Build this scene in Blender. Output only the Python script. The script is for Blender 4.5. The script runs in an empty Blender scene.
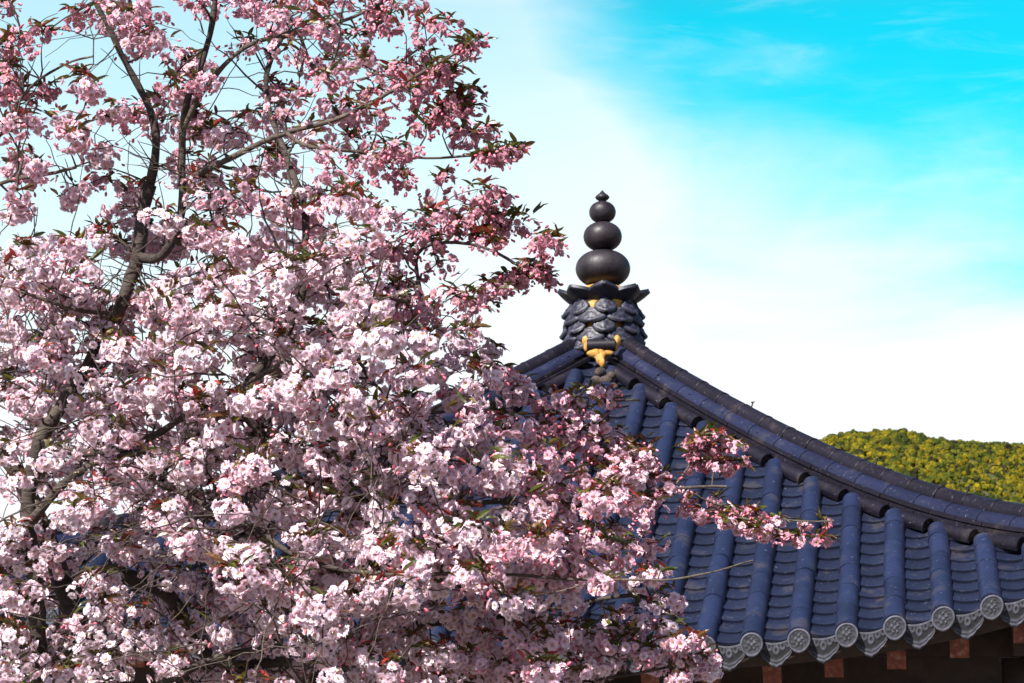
import bpy, math, random
import numpy as np
from mathutils import Vector, Matrix
from mathutils.kdtree import KDTree

rnd = random.Random(7)
rng = np.random.default_rng(7)
S = bpy.context.scene
COL = S.collection
R_ = math.radians

# ------------------------------------------------------------------ camera, sky, sun, exposure
CAM = (0.0, 0.0, 3.1)
PITCH = 0.1718
FPX = 1998.67
cd = bpy.data.cameras.new('camera'); cam = bpy.data.objects.new('camera', cd); COL.objects.link(cam)
cam.location = CAM; cam.rotation_euler = (math.pi/2 + PITCH, 0, 0)
cd.lens = 36*FPX/1024; cd.sensor_width = 36; cd.clip_start = 0.1; cd.clip_end = 20000
cd.dof.use_dof = True; cd.dof.focus_distance = 9.5; cd.dof.aperture_fstop = 11
S.camera = cam
S.render.resolution_x = 1024; S.render.resolution_y = 683
S.view_settings.view_transform = 'Standard'; S.view_settings.look = 'None'
S.view_settings.exposure = 1.08; S.view_settings.gamma = 1

SUN_EL = R_(45); SUN_AZ = R_(217)          # azimuth clockwise from +Y: behind the camera, to the left
sd = Vector((math.sin(SUN_AZ)*math.cos(SUN_EL), math.cos(SUN_AZ)*math.cos(SUN_EL), math.sin(SUN_EL)))
sl = bpy.data.lights.new('sun', 'SUN'); sl.energy = 5.0; sl.angle = R_(0.5); sl.color = (1.0, 0.945, 0.90)
so = bpy.data.objects.new('sun', sl); COL.objects.link(so)
so.rotation_euler = sd.to_track_quat('Z', 'Y').to_euler(); so.location = (-20, -20, 30)

W = bpy.data.worlds.new('World'); S.world = W; W.use_nodes = True
N = W.node_tree.nodes; Lk = W.node_tree.links; N.clear()
def wn(t, **k):
    n = N.new(t)
    for a, b in k.items(): setattr(n, a, b)
    return n
def wm(op, a, b=None, c=None, clamp=False):
    n = wn('ShaderNodeMath', operation=op, use_clamp=clamp)
    for i, q in enumerate((a, b, c)):
        if q is None: continue
        if isinstance(q, (int, float)): n.inputs[i].default_value = q
        else: Lk.new(q, n.inputs[i])
    return n.outputs[0]
out = wn('ShaderNodeOutputWorld'); bg = wn('ShaderNodeBackground'); bg.inputs[1].default_value = 0.055
sky = wn('ShaderNodeTexSky', sky_type='NISHITA', sun_disc=False, sun_elevation=SUN_EL, sun_rotation=SUN_AZ)
sky.altitude = 100; sky.air_density = 1.0; sky.dust_density = 0.3; sky.ozone_density = 1.0
tint = wn('ShaderNodeMix', data_type='RGBA', blend_type='MULTIPLY'); tint.inputs[0].default_value = 1
Lk.new(sky.outputs[0], tint.inputs[6])
tc = wn('ShaderNodeTexCoord'); sx = wn('ShaderNodeSeparateXYZ'); Lk.new(tc.outputs['Generated'], sx.inputs[0])
el = wm('ARCSINE', sx.outputs[2]); az = wm('ARCTAN2', sx.outputs[0], sx.outputs[1])
mp = wn('ShaderNodeMapping'); mp.inputs['Scale'].default_value = (6, 6, 15); Lk.new(tc.outputs['Generated'], mp.inputs[0])
nz = wn('ShaderNodeTexNoise'); nz.inputs['Scale'].default_value = 1.0; nz.inputs['Detail'].default_value = 8; nz.inputs['Roughness'].default_value = .52
nz.inputs['Distortion'].default_value = .35
Lk.new(mp.outputs[0], nz.inputs['Vector'])
tm_ = wn('ShaderNodeMapRange'); Lk.new(el, tm_.inputs[0]); tm_.inputs[1].default_value = 0.33; tm_.inputs[2].default_value = 0.47
ta_ = wn('ShaderNodeMapRange', interpolation_type='SMOOTHSTEP'); Lk.new(wm('ABSOLUTE', az), ta_.inputs[0]); ta_.inputs[1].default_value = 0.30; ta_.inputs[2].default_value = 0.75
tq = wn('ShaderNodeMix', data_type='RGBA'); Lk.new(wm('MAXIMUM', tm_.outputs[0], ta_.outputs[0]), tq.inputs[0]); tq.inputs[6].default_value = (0.05, 2.15, 1.80, 1); tq.inputs[7].default_value = (0.95, 0.97, 1.08, 1)
Lk.new(tq.outputs[2], tint.inputs[7])
nd = wm('SUBTRACT', nz.outputs[0], 0.5)
lf = wm('MAXIMUM', wm('MULTIPLY', wm('MINIMUM', wm('SUBTRACT', az, 0.095), 0.0), 1.15), -0.28)
lf = wm('SUBTRACT', wm('ADD', el, lf), wm('MULTIPLY', wm('MAXIMUM', wm('SUBTRACT', az, 0.095), 0.0), -0.2))
lf = wm('ADD', lf, wm('MULTIPLY', nd, 0.17))
mr = wn('ShaderNodeMapRange', interpolation_type='SMOOTHERSTEP'); Lk.new(lf, mr.inputs[0])
mr.inputs[1].default_value = 0.155; mr.inputs[2].default_value = 0.325
# thin veil everywhere left of the blue opening
mr2 = wn('ShaderNodeMapRange', interpolation_type='SMOOTHSTEP'); Lk.new(wm('ADD', wm('ADD', el, wm('MULTIPLY', az, -0.15)), wm('MULTIPLY', nd, .12)), mr2.inputs[0])
mr2.inputs[1].default_value = 0.14; mr2.inputs[2].default_value = 0.40; mr2.inputs[3].default_value = 0; mr2.inputs[4].default_value = 0.5
blue = wm('MAXIMUM', mr.outputs[0], mr2.outputs[0])
mp2 = wn('ShaderNodeMapping'); mp2.inputs['Scale'].default_value = (7, 9, 40); mp2.inputs['Rotation'].default_value = (0, .22, 0); Lk.new(tc.outputs['Generated'], mp2.inputs[0])
nz2 = wn('ShaderNodeTexNoise'); nz2.inputs['Scale'].default_value = 1.3; nz2.inputs['Detail'].default_value = 10; nz2.inputs['Roughness'].default_value = .62; nz2.inputs['Distortion'].default_value = .6
Lk.new(mp2.outputs[0], nz2.inputs['Vector'])
wr = wn('ShaderNodeMapRange', interpolation_type='SMOOTHSTEP'); Lk.new(nz2.outputs[0], wr.inputs[0]); wr.inputs[1].default_value = .50; wr.inputs[2].default_value = .78; wr.inputs[3].default_value = 1; wr.inputs[4].default_value = .80
blue = wm('MULTIPLY', blue, wr.outputs[0])
cl = wn('ShaderNodeMix', data_type='RGBA'); Lk.new(blue, cl.inputs[0])
cl.inputs[6].default_value = (8.9, 9.3, 9.8, 1); Lk.new(tint.outputs[2], cl.inputs[7])
Lk.new(cl.outputs[2], bg.inputs[0]); Lk.new(bg.outputs[0], out.inputs[0])

# ------------------------------------------------------------------ helpers
def at(px, py, Y):
    """3D point seen at photo position (px,py), at distance Y (world y)."""
    a = (px-512)/FPX; b = (341.5-py)/FPX
    dy = math.cos(PITCH) - b*math.sin(PITCH); dz = math.sin(PITCH) + b*math.cos(PITCH)
    k = Y/dy
    return Vector((CAM[0]+a*k, Y, CAM[2]+dz*k))

def tag(o, label=None, cat=None, group=None, kind=None):
    if label: o['label'] = label
    if cat: o['category'] = cat
    if group: o['group'] = group
    if kind: o['kind'] = kind
    return o

def fast_mesh(name, V, F, mat=None, parent=None, smooth=True, color=None, vals=None):
    """V (n,3), F (m,k) numpy or list of lists -> object"""
    me = bpy.data.meshes.new(name)
    V = np.asarray(V, dtype=np.float32)
    if isinstance(F, np.ndarray):
        m, k = F.shape
        me.vertices.add(len(V)); me.vertices.foreach_set('co', V.ravel())
        me.loops.add(m*k); me.loops.foreach_set('vertex_index', F.ravel().astype(np.int32))
        me.polygons.add(m); me.polygons.foreach_set('loop_start', np.arange(0, m*k, k, dtype=np.int32))
        try: me.polygons.foreach_set('loop_total', np.full(m, k, dtype=np.int32))
        except Exception: pass
        me.update(calc_edges=True)
    else:
        me.from_pydata([tuple(v) for v in V], [], F); me.update()
    me.polygons.foreach_set('use_smooth', [smooth]*len(me.polygons))
    if color is not None:
        ca = me.color_attributes.new('tint', 'FLOAT_COLOR', 'POINT')
        c = np.ones((len(V), 4), dtype=np.float32); c[:, :3] = color
        ca.data.foreach_set('color', c.ravel())
    if mat: me.materials.append(mat)
    o = bpy.data.objects.new(name, me); COL.objects.link(o)
    if parent: o.parent = parent
    return o

class MB:
    def __init__(s): s.v = []; s.f = []; s.c = []; s.cur = (1, 1, 1)
    def grid(s, P, flip=False, closed=False):
        """P: rows x cols of points"""
        b = len(s.v); r = len(P); c = len(P[0])
        for row in P:
            for p in row: s.v.append(tuple(p)); s.c.append(s.cur)
        for i in range(r-1):
            for j in range(c if closed else c-1):
                j2 = (j+1) % c
                q = [b+i*c+j, b+i*c+j2, b+(i+1)*c+j2, b+(i+1)*c+j]
                s.f.append(q[::-1] if flip else q)
        return b
    def poly(s, pts):
        b = len(s.v)
        for p in pts: s.v.append(tuple(p)); s.c.append(s.cur)
        s.f.append(list(range(b, b+len(pts))))
    def box(s, c, x, y, z):
        """centre c and half-axis vectors"""
        c, x, y, z = map(Vector, (c, x, y, z))
        p = [c-x-y-z, c+x-y-z, c+x+y-z, c-x+y-z, c-x-y+z, c+x-y+z, c+x+y+z, c-x+y+z]
        for q in ((3,2,1,0), (4,5,6,7), (0,1,5,4), (1,2,6,5), (2,3,7,6), (3,0,4,7)):
            s.poly([p[i] for i in q])
    def tube(s, pts, rad, n=6, cap=True, wob=0):
        pts = [Vector(p) for p in pts]; ref = Vector((.3, .2, 1)).normalized(); rows = []
        for i, p in enumerate(pts):
            t = (pts[min(i+1, len(pts)-1)] - pts[max(i-1, 0)])
            if t.length < 1e-9: t = Vector((0, 0, 1))
            t.normalize()
            a = ref - t*ref.dot(t)
            if a.length < 1e-3: a = Vector((1, 0, 0)) - t*t.x
            a.normalize(); ref = a; b = t.cross(a)
            r = rad[i]
            rows.append([p + (a*math.cos(2*math.pi*k/n) + b*math.sin(2*math.pi*k/n))*r*(1+wob*(rnd.random()-.5)) for k in range(n)])
        s.grid(rows, closed=True)
        if cap: s.poly(rows[-1]); s.poly(rows[0][::-1])
    def lathe(s, prof, c, n=40):
        rows = [[(c[0]+r*math.cos(2*math.pi*k/n), c[1]+r*math.sin(2*math.pi*k/n), c[2]+z) for k in range(n)] for r, z in prof]
        s.grid(rows, closed=True)
    def build(s, name, mat=None, parent=None, smooth=True):
        o = fast_mesh(name, s.v, s.f, mat, parent, smooth, color=np.array(s.c, dtype=np.float32))
        return o

def sharp(o, deg=35):
    o.data.set_sharp_from_angle(angle=R_(deg)); return o

# ------------------------------------------------------------------ materials
def mat(name, fn):
    m = bpy.data.materials.new(name); m.use_nodes = True; nt = m.node_tree
    for n in list(nt.nodes):
        if n.type != 'OUTPUT_MATERIAL': nt.nodes.remove(n)
    o = [n for n in nt.nodes if n.type == 'OUTPUT_MATERIAL'][0]
    nt.links.new(fn(nt), o.inputs[0]); return m
def nn(nt, t, **k):
    n = nt.nodes.new(t)
    for a, b in k.items(): setattr(n, a, b)
    return n
def noise(nt, scale, detail=4, rough=.55, coord='Object', dist=0, vec_scale=None):
    t = nn(nt, 'ShaderNodeTexCoord'); n = nn(nt, 'ShaderNodeTexNoise')
    n.inputs['Scale'].default_value = scale; n.inputs['Detail'].default_value = detail; n.inputs['Roughness'].default_value = rough
    n.inputs['Distortion'].default_value = dist
    if vec_scale:
        m = nn(nt, 'ShaderNodeMapping'); m.inputs['Scale'].default_value = vec_scale
        nt.links.new(t.outputs[coord], m.inputs[0]); nt.links.new(m.outputs[0], n.inputs['Vector'])
    else: nt.links.new(t.outputs[coord], n.inputs['Vector'])
    return n.outputs[0]
def ramp(nt, fac, stops):
    r = nn(nt, 'ShaderNodeValToRGB'); e = r.color_ramp.elements
    while len(e) < len(stops): e.new(.5)
    for i, (p, c) in enumerate(stops):
        e[i].position = p; e[i].color = (*c, 1) if len(c) == 3 else c
    nt.links.new(fac, r.inputs[0]); return r.outputs[0]
def mixc(nt, fac, a, b, mode='MIX'):
    m = nn(nt, 'ShaderNodeMix', data_type='RGBA', blend_type=mode)
    for i, q in ((0, fac), (6, a), (7, b)):
        if isinstance(q, (int, float)): m.inputs[i].default_value = q
        elif isinstance(q, tuple): m.inputs[i].default_value = (*q, 1)
        else: nt.links.new(q, m.inputs[i])
    return m.outputs[2]
def vcol(nt):
    a = nn(nt, 'ShaderNodeVertexColor'); a.layer_name = 'tint'; return a.outputs[0]
def principled(nt, col, rough=.6, bump=None, bstr=.3, bdist=.01, spec=.5, rough_sock=None):
    p = nn(nt, 'ShaderNodeBsdfPrincipled')
    if isinstance(col, tuple): p.inputs['Base Color'].default_value = (*col, 1)
    else: nt.links.new(col, p.inputs['Base Color'])
    p.inputs['Roughness'].default_value = rough
    if rough_sock is not None: nt.links.new(rough_sock, p.inputs['Roughness'])
    p.inputs['Specular IOR Level'].default_value = spec
    if bump is not None:
        b = nn(nt, 'ShaderNodeBump'); b.inputs['Strength'].default_value = bstr; b.inputs['Distance'].default_value = bdist
        nt.links.new(bump, b.inputs['Height']); nt.links.new(b.outputs[0], p.inputs['Normal'])
    return p.outputs[0]

def m_tile(base, spots=True, rough=.42, spec=.3):
    def fn(nt):
        n1 = noise(nt, 3.5, 6, .65); n2 = noise(nt, 38, 3, .6); n3 = noise(nt, 120, 3, .6)
        c = mixc(nt, ramp(nt, n1, [(.3, (0, 0, 0)), (.7, (1, 1, 1))]), tuple(x*.72 for x in base), tuple(x*1.25 for x in base))
        c = mixc(nt, .85, c, vcol(nt), 'MULTIPLY')
        if spots:
            c = mixc(nt, ramp(nt, n2, [(.66, (0, 0, 0)), (.74, (1, 1, 1))]), c, (.085, .095, .12))     # lichen
            c = mixc(nt, ramp(nt, n1, [(.56, (0, 0, 0)), (.66, (.45, .45, .45))]), c, (.055, .045, .037))   # dust
        return principled(nt, c, rough, n3, .25, .004, spec, ramp(nt, n2, [(.2, (rough-.08,)*3), (.8, (rough+.18,)*3)]))
    return fn
M = {}
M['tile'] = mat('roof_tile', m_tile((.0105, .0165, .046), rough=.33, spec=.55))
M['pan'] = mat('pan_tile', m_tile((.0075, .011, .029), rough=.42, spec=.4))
M['ridge'] = mat('ridge_tile', m_tile((.0082, .0062, .012), rough=.42, spec=.28))
M['finial'] = mat('finial_clay', lambda nt: principled(nt, mixc(nt, ramp(nt, noise(nt, 7, 7, .7, vec_scale=(1, 1, .45)), [(.42, (0, 0, 0)), (.72, (.8, .8, .8))]), mixc(nt, ramp(nt, noise(nt, 2.5, 4), [(.35, (0, 0, 0)), (.65, (1, 1, 1))]), (.008, .006, .009), (.017, .012, .017)), (.045, .036, .04)), .45,
    noise(nt, 45, 5), .35, .006, .35, ramp(nt, noise(nt, 9, 5, .7), [(.3, (.34,)*3), (.7, (.62,)*3)])))
M['petal'] = mat('petal_clay', lambda nt: principled(nt, mixc(nt, .9, ramp(nt, noise(nt, 20, 4), [(.3, (.015, .015, .028)), (.7, (.055, .055, .092))]), vcol(nt), 'MULTIPLY'), .5, noise(nt, 90), .3, .004))
M['relief'] = mat('relief_tile', lambda nt: principled(nt, mixc(nt, .95, ramp(nt, noise(nt, 30, 5), [(.3, (.042, .043, .06)), (.7, (.125, .128, .165))]), vcol(nt), 'MULTIPLY'), .7, noise(nt, 140), .4, .004))
M['mortar'] = mat('yellow_mortar', lambda nt: principled(nt, ramp(nt, noise(nt, 14, 5), [(.3, (.20, .09, .015)), (.5, (.44, .22, .035)), (.75, (.48, .33, .15))]), .8, noise(nt, 40), .6, .01))
M['earth'] = mat('roof_earth', lambda nt: principled(nt, ramp(nt, noise(nt, 20, 6), [(.3, (.02, .015, .013)), (.75, (.09, .062, .048))]), .95, noise(nt, 60), .8, .02))
M['wood'] = mat('painted_brown_wood', lambda nt: principled(nt, ramp(nt, noise(nt, 8, 6, vec_scale=(1, 1, 1)), [(.3, (.022, .012, .010)), (.7, (.055, .028, .02))]), .75, noise(nt, 60), .3, .004))
M['red'] = mat('red_painted_wood', lambda nt: principled(nt, ramp(nt, noise(nt, 25, 6), [(.3, (.10, .025, .015)), (.55, (.22, .055, .03)), (.75, (.30, .20, .15))]), .7, noise(nt, 60), .3, .004))
M['dark'] = mat('eave_shade_wood', lambda nt: principled(nt, ramp(nt, noise(nt, 8, 6), [(.3, (.012, .008, .007)), (.7, (.026, .016, .013))]), .8, noise(nt, 60), .3, .004))  # near black: the shade under the eave put into the board's colour
M['stone'] = mat('granite', lambda nt: principled(nt, ramp(nt, noise(nt, 60, 5), [(.3, (.22, .21, .2)), (.7, (.42, .4, .38))]), .85, noise(nt, 90), .4, .01))
M['plaster'] = mat('cream_plaster', lambda nt: principled(nt, ramp(nt, noise(nt, 3, 5), [(.3, (.5, .42, .28)), (.7, (.62, .54, .38))]), .9))
M['iron'] = mat('dark_iron', lambda nt: principled(nt, (.02, .018, .016), .6))

def bark_fn(nt):
    n1 = noise(nt, 5, 6, .6); n2 = noise(nt, 22, 5, .7, vec_scale=(1, 1, 4.0)); n3 = noise(nt, 120, 4, .7, vec_scale=(1, 1, 2.5))
    c = ramp(nt, n1, [(.3, (.03, .021, .019)), (.55, (.085, .066, .054)), (.78, (.15, .14, .09))])
    c = mixc(nt, ramp(nt, n2, [(.5, (0, 0, 0)), (.62, (1, 1, 1))]), c, (.035, .024, .022))
    c = mixc(nt, .8, c, vcol(nt), 'MULTIPLY')
    return principled(nt, c, .8, n2, .8, .012, .3)
M['bark'] = mat('cherry_bark', bark_fn)

def thin_fn(trans, rough=.5, gloss=0.03):
    def fn(nt):
        c = vcol(nt)
        d = nn(nt, 'ShaderNodeBsdfDiffuse'); t = nn(nt, 'ShaderNodeBsdfTranslucent'); g = nn(nt, 'ShaderNodeBsdfGlossy')
        g.inputs['Roughness'].default_value = rough
        nt.links.new(c, d.inputs[0]); nt.links.new(c, t.inputs[0])
        m = nn(nt, 'ShaderNodeMixShader'); m.inputs[0].default_value = trans
        nt.links.new(d.outputs[0], m.inputs[1]); nt.links.new(t.outputs[0], m.inputs[2])
        m2 = nn(nt, 'ShaderNodeMixShader'); m2.inputs[0].default_value = gloss
        nt.links.new(m.outputs[0], m2.inputs[1]); nt.links.new(g.outputs[0], m2.inputs[2])
        return m2.outputs[0]
    return fn
M['blossom'] = mat('cherry_petal', thin_fn(.40, .6, .01))
M['leaf'] = mat('cherry_leaf', thin_fn(.35, .35, .05))
M['bud'] = mat('cherry_bud', thin_fn(.12, .4, .03))

# ------------------------------------------------------------------ ground and hill
def ground():
    n = 120
    xs = np.concatenate([np.linspace(-9000, -60, 20), np.linspace(-50, 50, 60), np.linspace(60, 9000, 20)])
    ys = np.concatenate([np.linspace(-9000, -40, 15), np.linspace(-30, 60, 70), np.linspace(80, 9000, 20)])
    V = []
    for y in ys:
        for x in xs:
            t = min(max((5.5-y)/4.5, 0), 1); t = t*t*(3-2*t)
            near = 1 if abs(x) < 55 and y > -35 else 0
            V.append((x, y, 1.5*t*(near if near else (1 if y < 0 else 0)) + (.06*math.sin(x*.7)*math.cos(y*.6)*min(1, max(0, (7-y)/4)) if near else 0)))
    nx = len(xs); F = np.array([[j*nx+i, j*nx+i+1, (j+1)*nx+i+1, (j+1)*nx+i] for j in range(len(ys)-1) for i in range(nx-1)])
    g = mat('ground', lambda nt: principled(nt, mixc(nt, ramp(nt, noise(nt, .35, 6), [(.42, (0, 0, 0)), (.55, (1, 1, 1))]),
        ramp(nt, noise(nt, 30, 6), [(.3, (.13, .105, .09)), (.7, (.26, .22, .19))]), ramp(nt, noise(nt, 12, 6), [(.3, (.06, .05, .03)), (.7, (.10, .09, .05))])), .95, noise(nt, 40), .6, .03))
    tag(fast_mesh('ground', V, F, g, smooth=True), kind='structure')
ground()

HY = 1300.0
SIL = [(-1400, 600), (-600, 730), (0, 730), (350, 730), (560, 640), (700, 520), (760, 468), (800, 444), (815, 438), (829, 434.5), (845, 435), (860, 433), (876, 433), (892, 441), (915, 443), (939, 446), (984, 449), (1023, 456),
       (1100, 466), (1250, 470), (1400, 440), (1700, 420), (2100, 470), (2600, 560), (3400, 620)]
def hill_top(x):
    px = 512 + x/HY*FPX*math.cos(PITCH)
    return at(0, np.interp(px, [a for a, b in SIL], [b for a, b in SIL]), HY).z
def hill_z(x, y):
    zt = max(hill_top(x), 3)
    if y < HY: t = max(0, (y-750)/(HY-750)); k = math.sin(t*math.pi/2)**1.15
    else: t = min(1, (y-HY)/700); k = math.cos(t*math.pi/2)
    return zt*k - 6 + 9*math.sin(x*.021+1)*math.sin(y*.017)*k*(1-k)*4
def hill():
    xs = np.linspace(-1200, 2000, 130); ys = np.linspace(740, 1990, 50)
    V = [(x, y, hill_z(x, y)) for y in ys for x in xs]; nx = len(xs)
    F = np.array([[j*nx+i, j*nx+i+1, (j+1)*nx+i+1, (j+1)*nx+i] for j in range(len(ys)-1) for i in range(nx-1)])
    hm = mat('hill_floor', lambda nt: principled(nt, (.045, .05, .012), .95))
    tag(fast_mesh('hill', V, F, hm), kind='structure')
    # crowns: lumpy little domes
    import bmesh
    bm = bmesh.new(); bmesh.ops.create_icosphere(bm, subdivisions=2, radius=1)
    bv = np.array([v.co[:] for v in bm.verts]); bf = np.array([[v.index for v in f.verts] for f in bm.faces]); bm.free()
    pts = []
    r2 = random.Random(3)
    while len(pts) < 23000:
        x = r2.uniform(-250, 900); y = 1322-430*r2.random()**1.25
        if x < 150 and r2.random() < .85: continue
        if x > 480 and r2.random() < .75: continue
        pts.append((x, y, hill_z(x, y)))
    P = np.array(pts); n = len(P); nv = len(bv)
    s = rng.uniform(.9, 2.0, n)*np.where(rng.random(n) < .12, 1.35, 1)
    V = np.empty((n, nv, 3), dtype=np.float32); Cc = np.empty((n, nv, 3), dtype=np.float32)
    pal = np.array([(.125, .100, .005), (.085, .082, .006), (.165, .125, .005), (.055, .066, .006), (.03, .04, .006), (.02, .02, .006), (.075, .072, .006)])
    prob = np.array([.22, .18, .14, .16, .12, .12, .06])
    ci = rng.choice(len(pal), n, p=prob)
    # neighbouring crowns of one species stand together
    grp = np.sin(P[:, 0]*.05+np.sin(P[:, 1]*.04)*2)+np.sin(P[:, 0]*.021-P[:, 1]*.03)
    ci = np.where((grp > 1.0) & (rng.random(n) < .6), 4, ci)
    for i in range(n):
        d = bv*(1+rng.uniform(-.28, .28, (nv, 1)))
        d = d*np.array([1, 1, rng.uniform(.8, 1.3)])
        V[i] = d*s[i] + P[i] + np.array([0, 0, s[i]*.55])
        Cc[i] = pal[ci[i]]*rng.uniform(.75, 1.2)*rng.uniform(.8, 1.2, (nv, 1))
    F = (bf[None]+(np.arange(n)*nv)[:, None, None]).reshape(-1, 3)
    V = V.reshape(-1, 3); Cc = Cc.reshape(-1, 3)
    # larger, coarser crowns over the lower slope and the far flanks
    bm = bmesh.new(); bmesh.ops.create_icosphere(bm, subdivisions=1, radius=1)
    lv = np.array([v.co[:] for v in bm.verts]); lf = np.array([[v.index for v in f.verts] for f in bm.faces]); bm.free()
    V2 = []; C2 = []
    while len(V2) < 9000:
        x = r2.uniform(-1150, 1950); y = r2.uniform(790, 1300)
        if 120 < x < 480 and y > 900: continue
        q = r2.uniform(5, 9); d = lv*(1+rng.uniform(-.25, .25, (len(lv), 1)))*q
        V2.append(d+np.array([x, y, hill_z(x, y)+q*.5])); C2.append(np.tile(pal[rng.choice(len(pal), p=prob)]*rng.uniform(.7, 1.1), (len(lv), 1)))
    F2 = (lf[None]+(np.arange(len(V2))*len(lv))[:, None, None]).reshape(-1, 3)+len(V)
    V = np.concatenate([V, np.concatenate(V2)]); Cc = np.concatenate([Cc, np.concatenate(C2)]); F = np.concatenate([F, F2])
    wm_ = mat('wood_foliage', lambda nt: principled(nt, mixc(nt, 1.0, vcol(nt), ramp(nt, noise(nt, .9, 4, .7), [(.35, (.35, .4, .4)), (.6, (1.15, 1.15, 1.1))]), 'MULTIPLY'), .9, spec=.1))
    tag(fast_mesh('hillside_wood', V.reshape(-1, 3), F, wm_, smooth=False, color=Cc.reshape(-1, 3)),
        'yellow green spring woodland covering the distant hill behind the roof', 'woodland', kind='stuff')
hill()

# ------------------------------------------------------------------ pavilion
PX, PY, PZ, PHI = 0.8168, 17.5811, 4.5853+1.5, -0.2002
PA, PB, PC, LIFT, RR, OFF, DK, SP = 0.7552, -0.0275, -0.0005, 0.7087, 4.3898, 0.30, 0.436, 0.30
pav = bpy.data.objects.new('temple_pavilion', None); COL.objects.link(pav)
pav.location = (PX, PY, 0); pav.rotation_euler = (0, 0, PHI)
tag(pav, 'Korean temple pavilion with curved blue grey tiled roof and dark gourd finial', 'pavilion')

def rz(u, v): return PZ-(PA*v+PB*v*v+PC*v**3)+LIFT*(abs(u)/RR)**3*(v/RR)
def rp(u, v, h=0.0, du=0.0, face=0):
    """point on the roof face, h above it (along the surface normal in the v-z plane)"""
    z = rz(u, v); e = .01
    dz = (rz(u, v+e)-rz(u, v-e))/(2*e); L = math.hypot(1, dz)
    x, y, zz = u+du, -(v - h*dz/L), z + h/L
    for _ in range(face): x, y = -y, x
    return Vector((x, y, zz))
def tintc(a=.78, b=1.18): 
    k = rnd.uniform(a, b); w = rnd.uniform(-.05, .05); return (k*(1+w), k, k*(1-w*.5))

HC = .042
def cover_row(mb, u0, face=0, n=11, seg=.285):
    v = RR+.045; vt = abs(u0)+OFF
    first = True
    while v > vt+.02:
        v2 = max(v-seg, vt)
        mb.cur = tintc(); dx = rnd.uniform(-.004, .004); dh = rnd.uniform(-.003, .003)
        rows = []
        for t, r in ((0, .0728), (.05, .0730), (.5, .0718), (1.02, .0705)):
            vv = v+(v2-v)*t - (0.0 if t else 0)
            rows.append([rp(u0, vv, HC+dh+r*math.cos(a)*1.0, dx+r*math.sin(a), face) for a in np.linspace(-1.75, 1.75, n)])
        # front rim thickness
        rows.insert(0, [rp(u0, v, HC+dh+.056*math.cos(a), dx+.056*math.sin(a), face) for a in np.linspace(-1.75, 1.75, n)])
        mb.grid(rows, flip=(True))
        v = v2
def pan_row(mb, u0, face=0, n=9, step=.158, w=.152):
    """u0 = centre between two cover rows"""
    v = RR+.005; vt = abs(u0)-.02
    while v > vt:
        v2 = max(v-step, vt-.03); mb.cur = tintc(.8, 1.15); dh = rnd.uniform(-.003, .003); tl = rnd.uniform(-.004, .004)
        def arc(vv, h, k=1):
            return [rp(u0, max(vv, 0.0), h+dh+tl*a+.045*a*a*k, a*w, face) for a in np.linspace(-1, 1, n)]
        mb.grid([arc(v, -.006), arc(v, .018), arc(v-.012, .021), arc(v2-.02, -.003)], flip=False if False else True)
        v = v2

# relief pieces ---------------------------------------------------------------
def disc_height(r, a):
    """r 0..1, a angle; medallion with rim, beads, and a curled flower-face relief"""
    h = 0
    h += 1.0*math.exp(-((r-.90)/.07)**2)
    h += .55*math.exp(-((r-.70)/.04)**2)
    x, y = r*math.cos(a), r*math.sin(a)
    if r < .68:
        for cx, cy, q, w in ((-.26, .14, .13, .9), (.26, .14, .13, .9), (0, -.06, .12, 1.0), (0, .42, .12, .7), (-.2, -.34, .10, .8), (.2, -.34, .10, .8), (-.45, -.12, .09, .7), (.45, -.12, .09, .7)):
            d = math.hypot(x-cx, y-cy); h += w*math.exp(-(d/q)**2)
        h += .25*math.sin(a*9+r*14)*(r > .3)
    return h
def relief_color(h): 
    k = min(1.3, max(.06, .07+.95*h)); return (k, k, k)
def end_disc(u0, n=36, nr=12, rad=.074):
    mb = MB(); v = RR+.052; jit = rnd.uniform(.7, 1.25)
    c = rp(u0, v, HC-.014); T = Vector((1, 0, 0)); sl_ = LIFT*3*(abs(u0)/RR)**2/RR*(1 if u0 > 0 else -1)
    T = Vector((1, 0, sl_*.6)).normalized(); U = Vector((0, -.13, 1)).normalized(); Nn = T.cross(U)
    if Nn.y > 0: Nn = -Nn
    rows = []
    b = len(mb.v)
    for i in range(nr+1):
        r = i/nr
        row = []
        for k in range(n):
            a = 2*math.pi*k/n
            rr_ = rad*r*(1+.13*max(0, -math.sin(a))**6*r)
            h = disc_height(r, a)
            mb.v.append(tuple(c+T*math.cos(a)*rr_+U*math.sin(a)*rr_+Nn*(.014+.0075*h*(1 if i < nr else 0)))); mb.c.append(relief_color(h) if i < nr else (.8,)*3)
    # back edge
    for k in range(n):
        a = 2*math.pi*k/n; rr_ = rad*(1+.13*max(0, -math.sin(a))**6)
        mb.v.append(tuple(c+T*math.cos(a)*rr_+U*math.sin(a)*rr_-Nn*.01)); mb.c.append((.6,)*3)
    for i in range(nr+1):
        for k in range(n):
            k2 = (k+1) % n; mb.f.append([b+i*n+k, b+(i+1)*n+k, b+(i+1)*n+k2, b+i*n+k2])
    return mb
def drip_shape(a):
    """a -1..1 -> (x, top, bottom)"""
    x = a*.142
    top = .045*a*a
    s_ = abs(a)
    bot = -.150*(1-s_**2.3)**.85 + .045*s_**1.5 - .010*abs(math.sin(s_*math.pi*2.5))
    if s_ < .12: bot -= .016*(1-s_/.12)
    return x, top, min(bot, top-.004)
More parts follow.
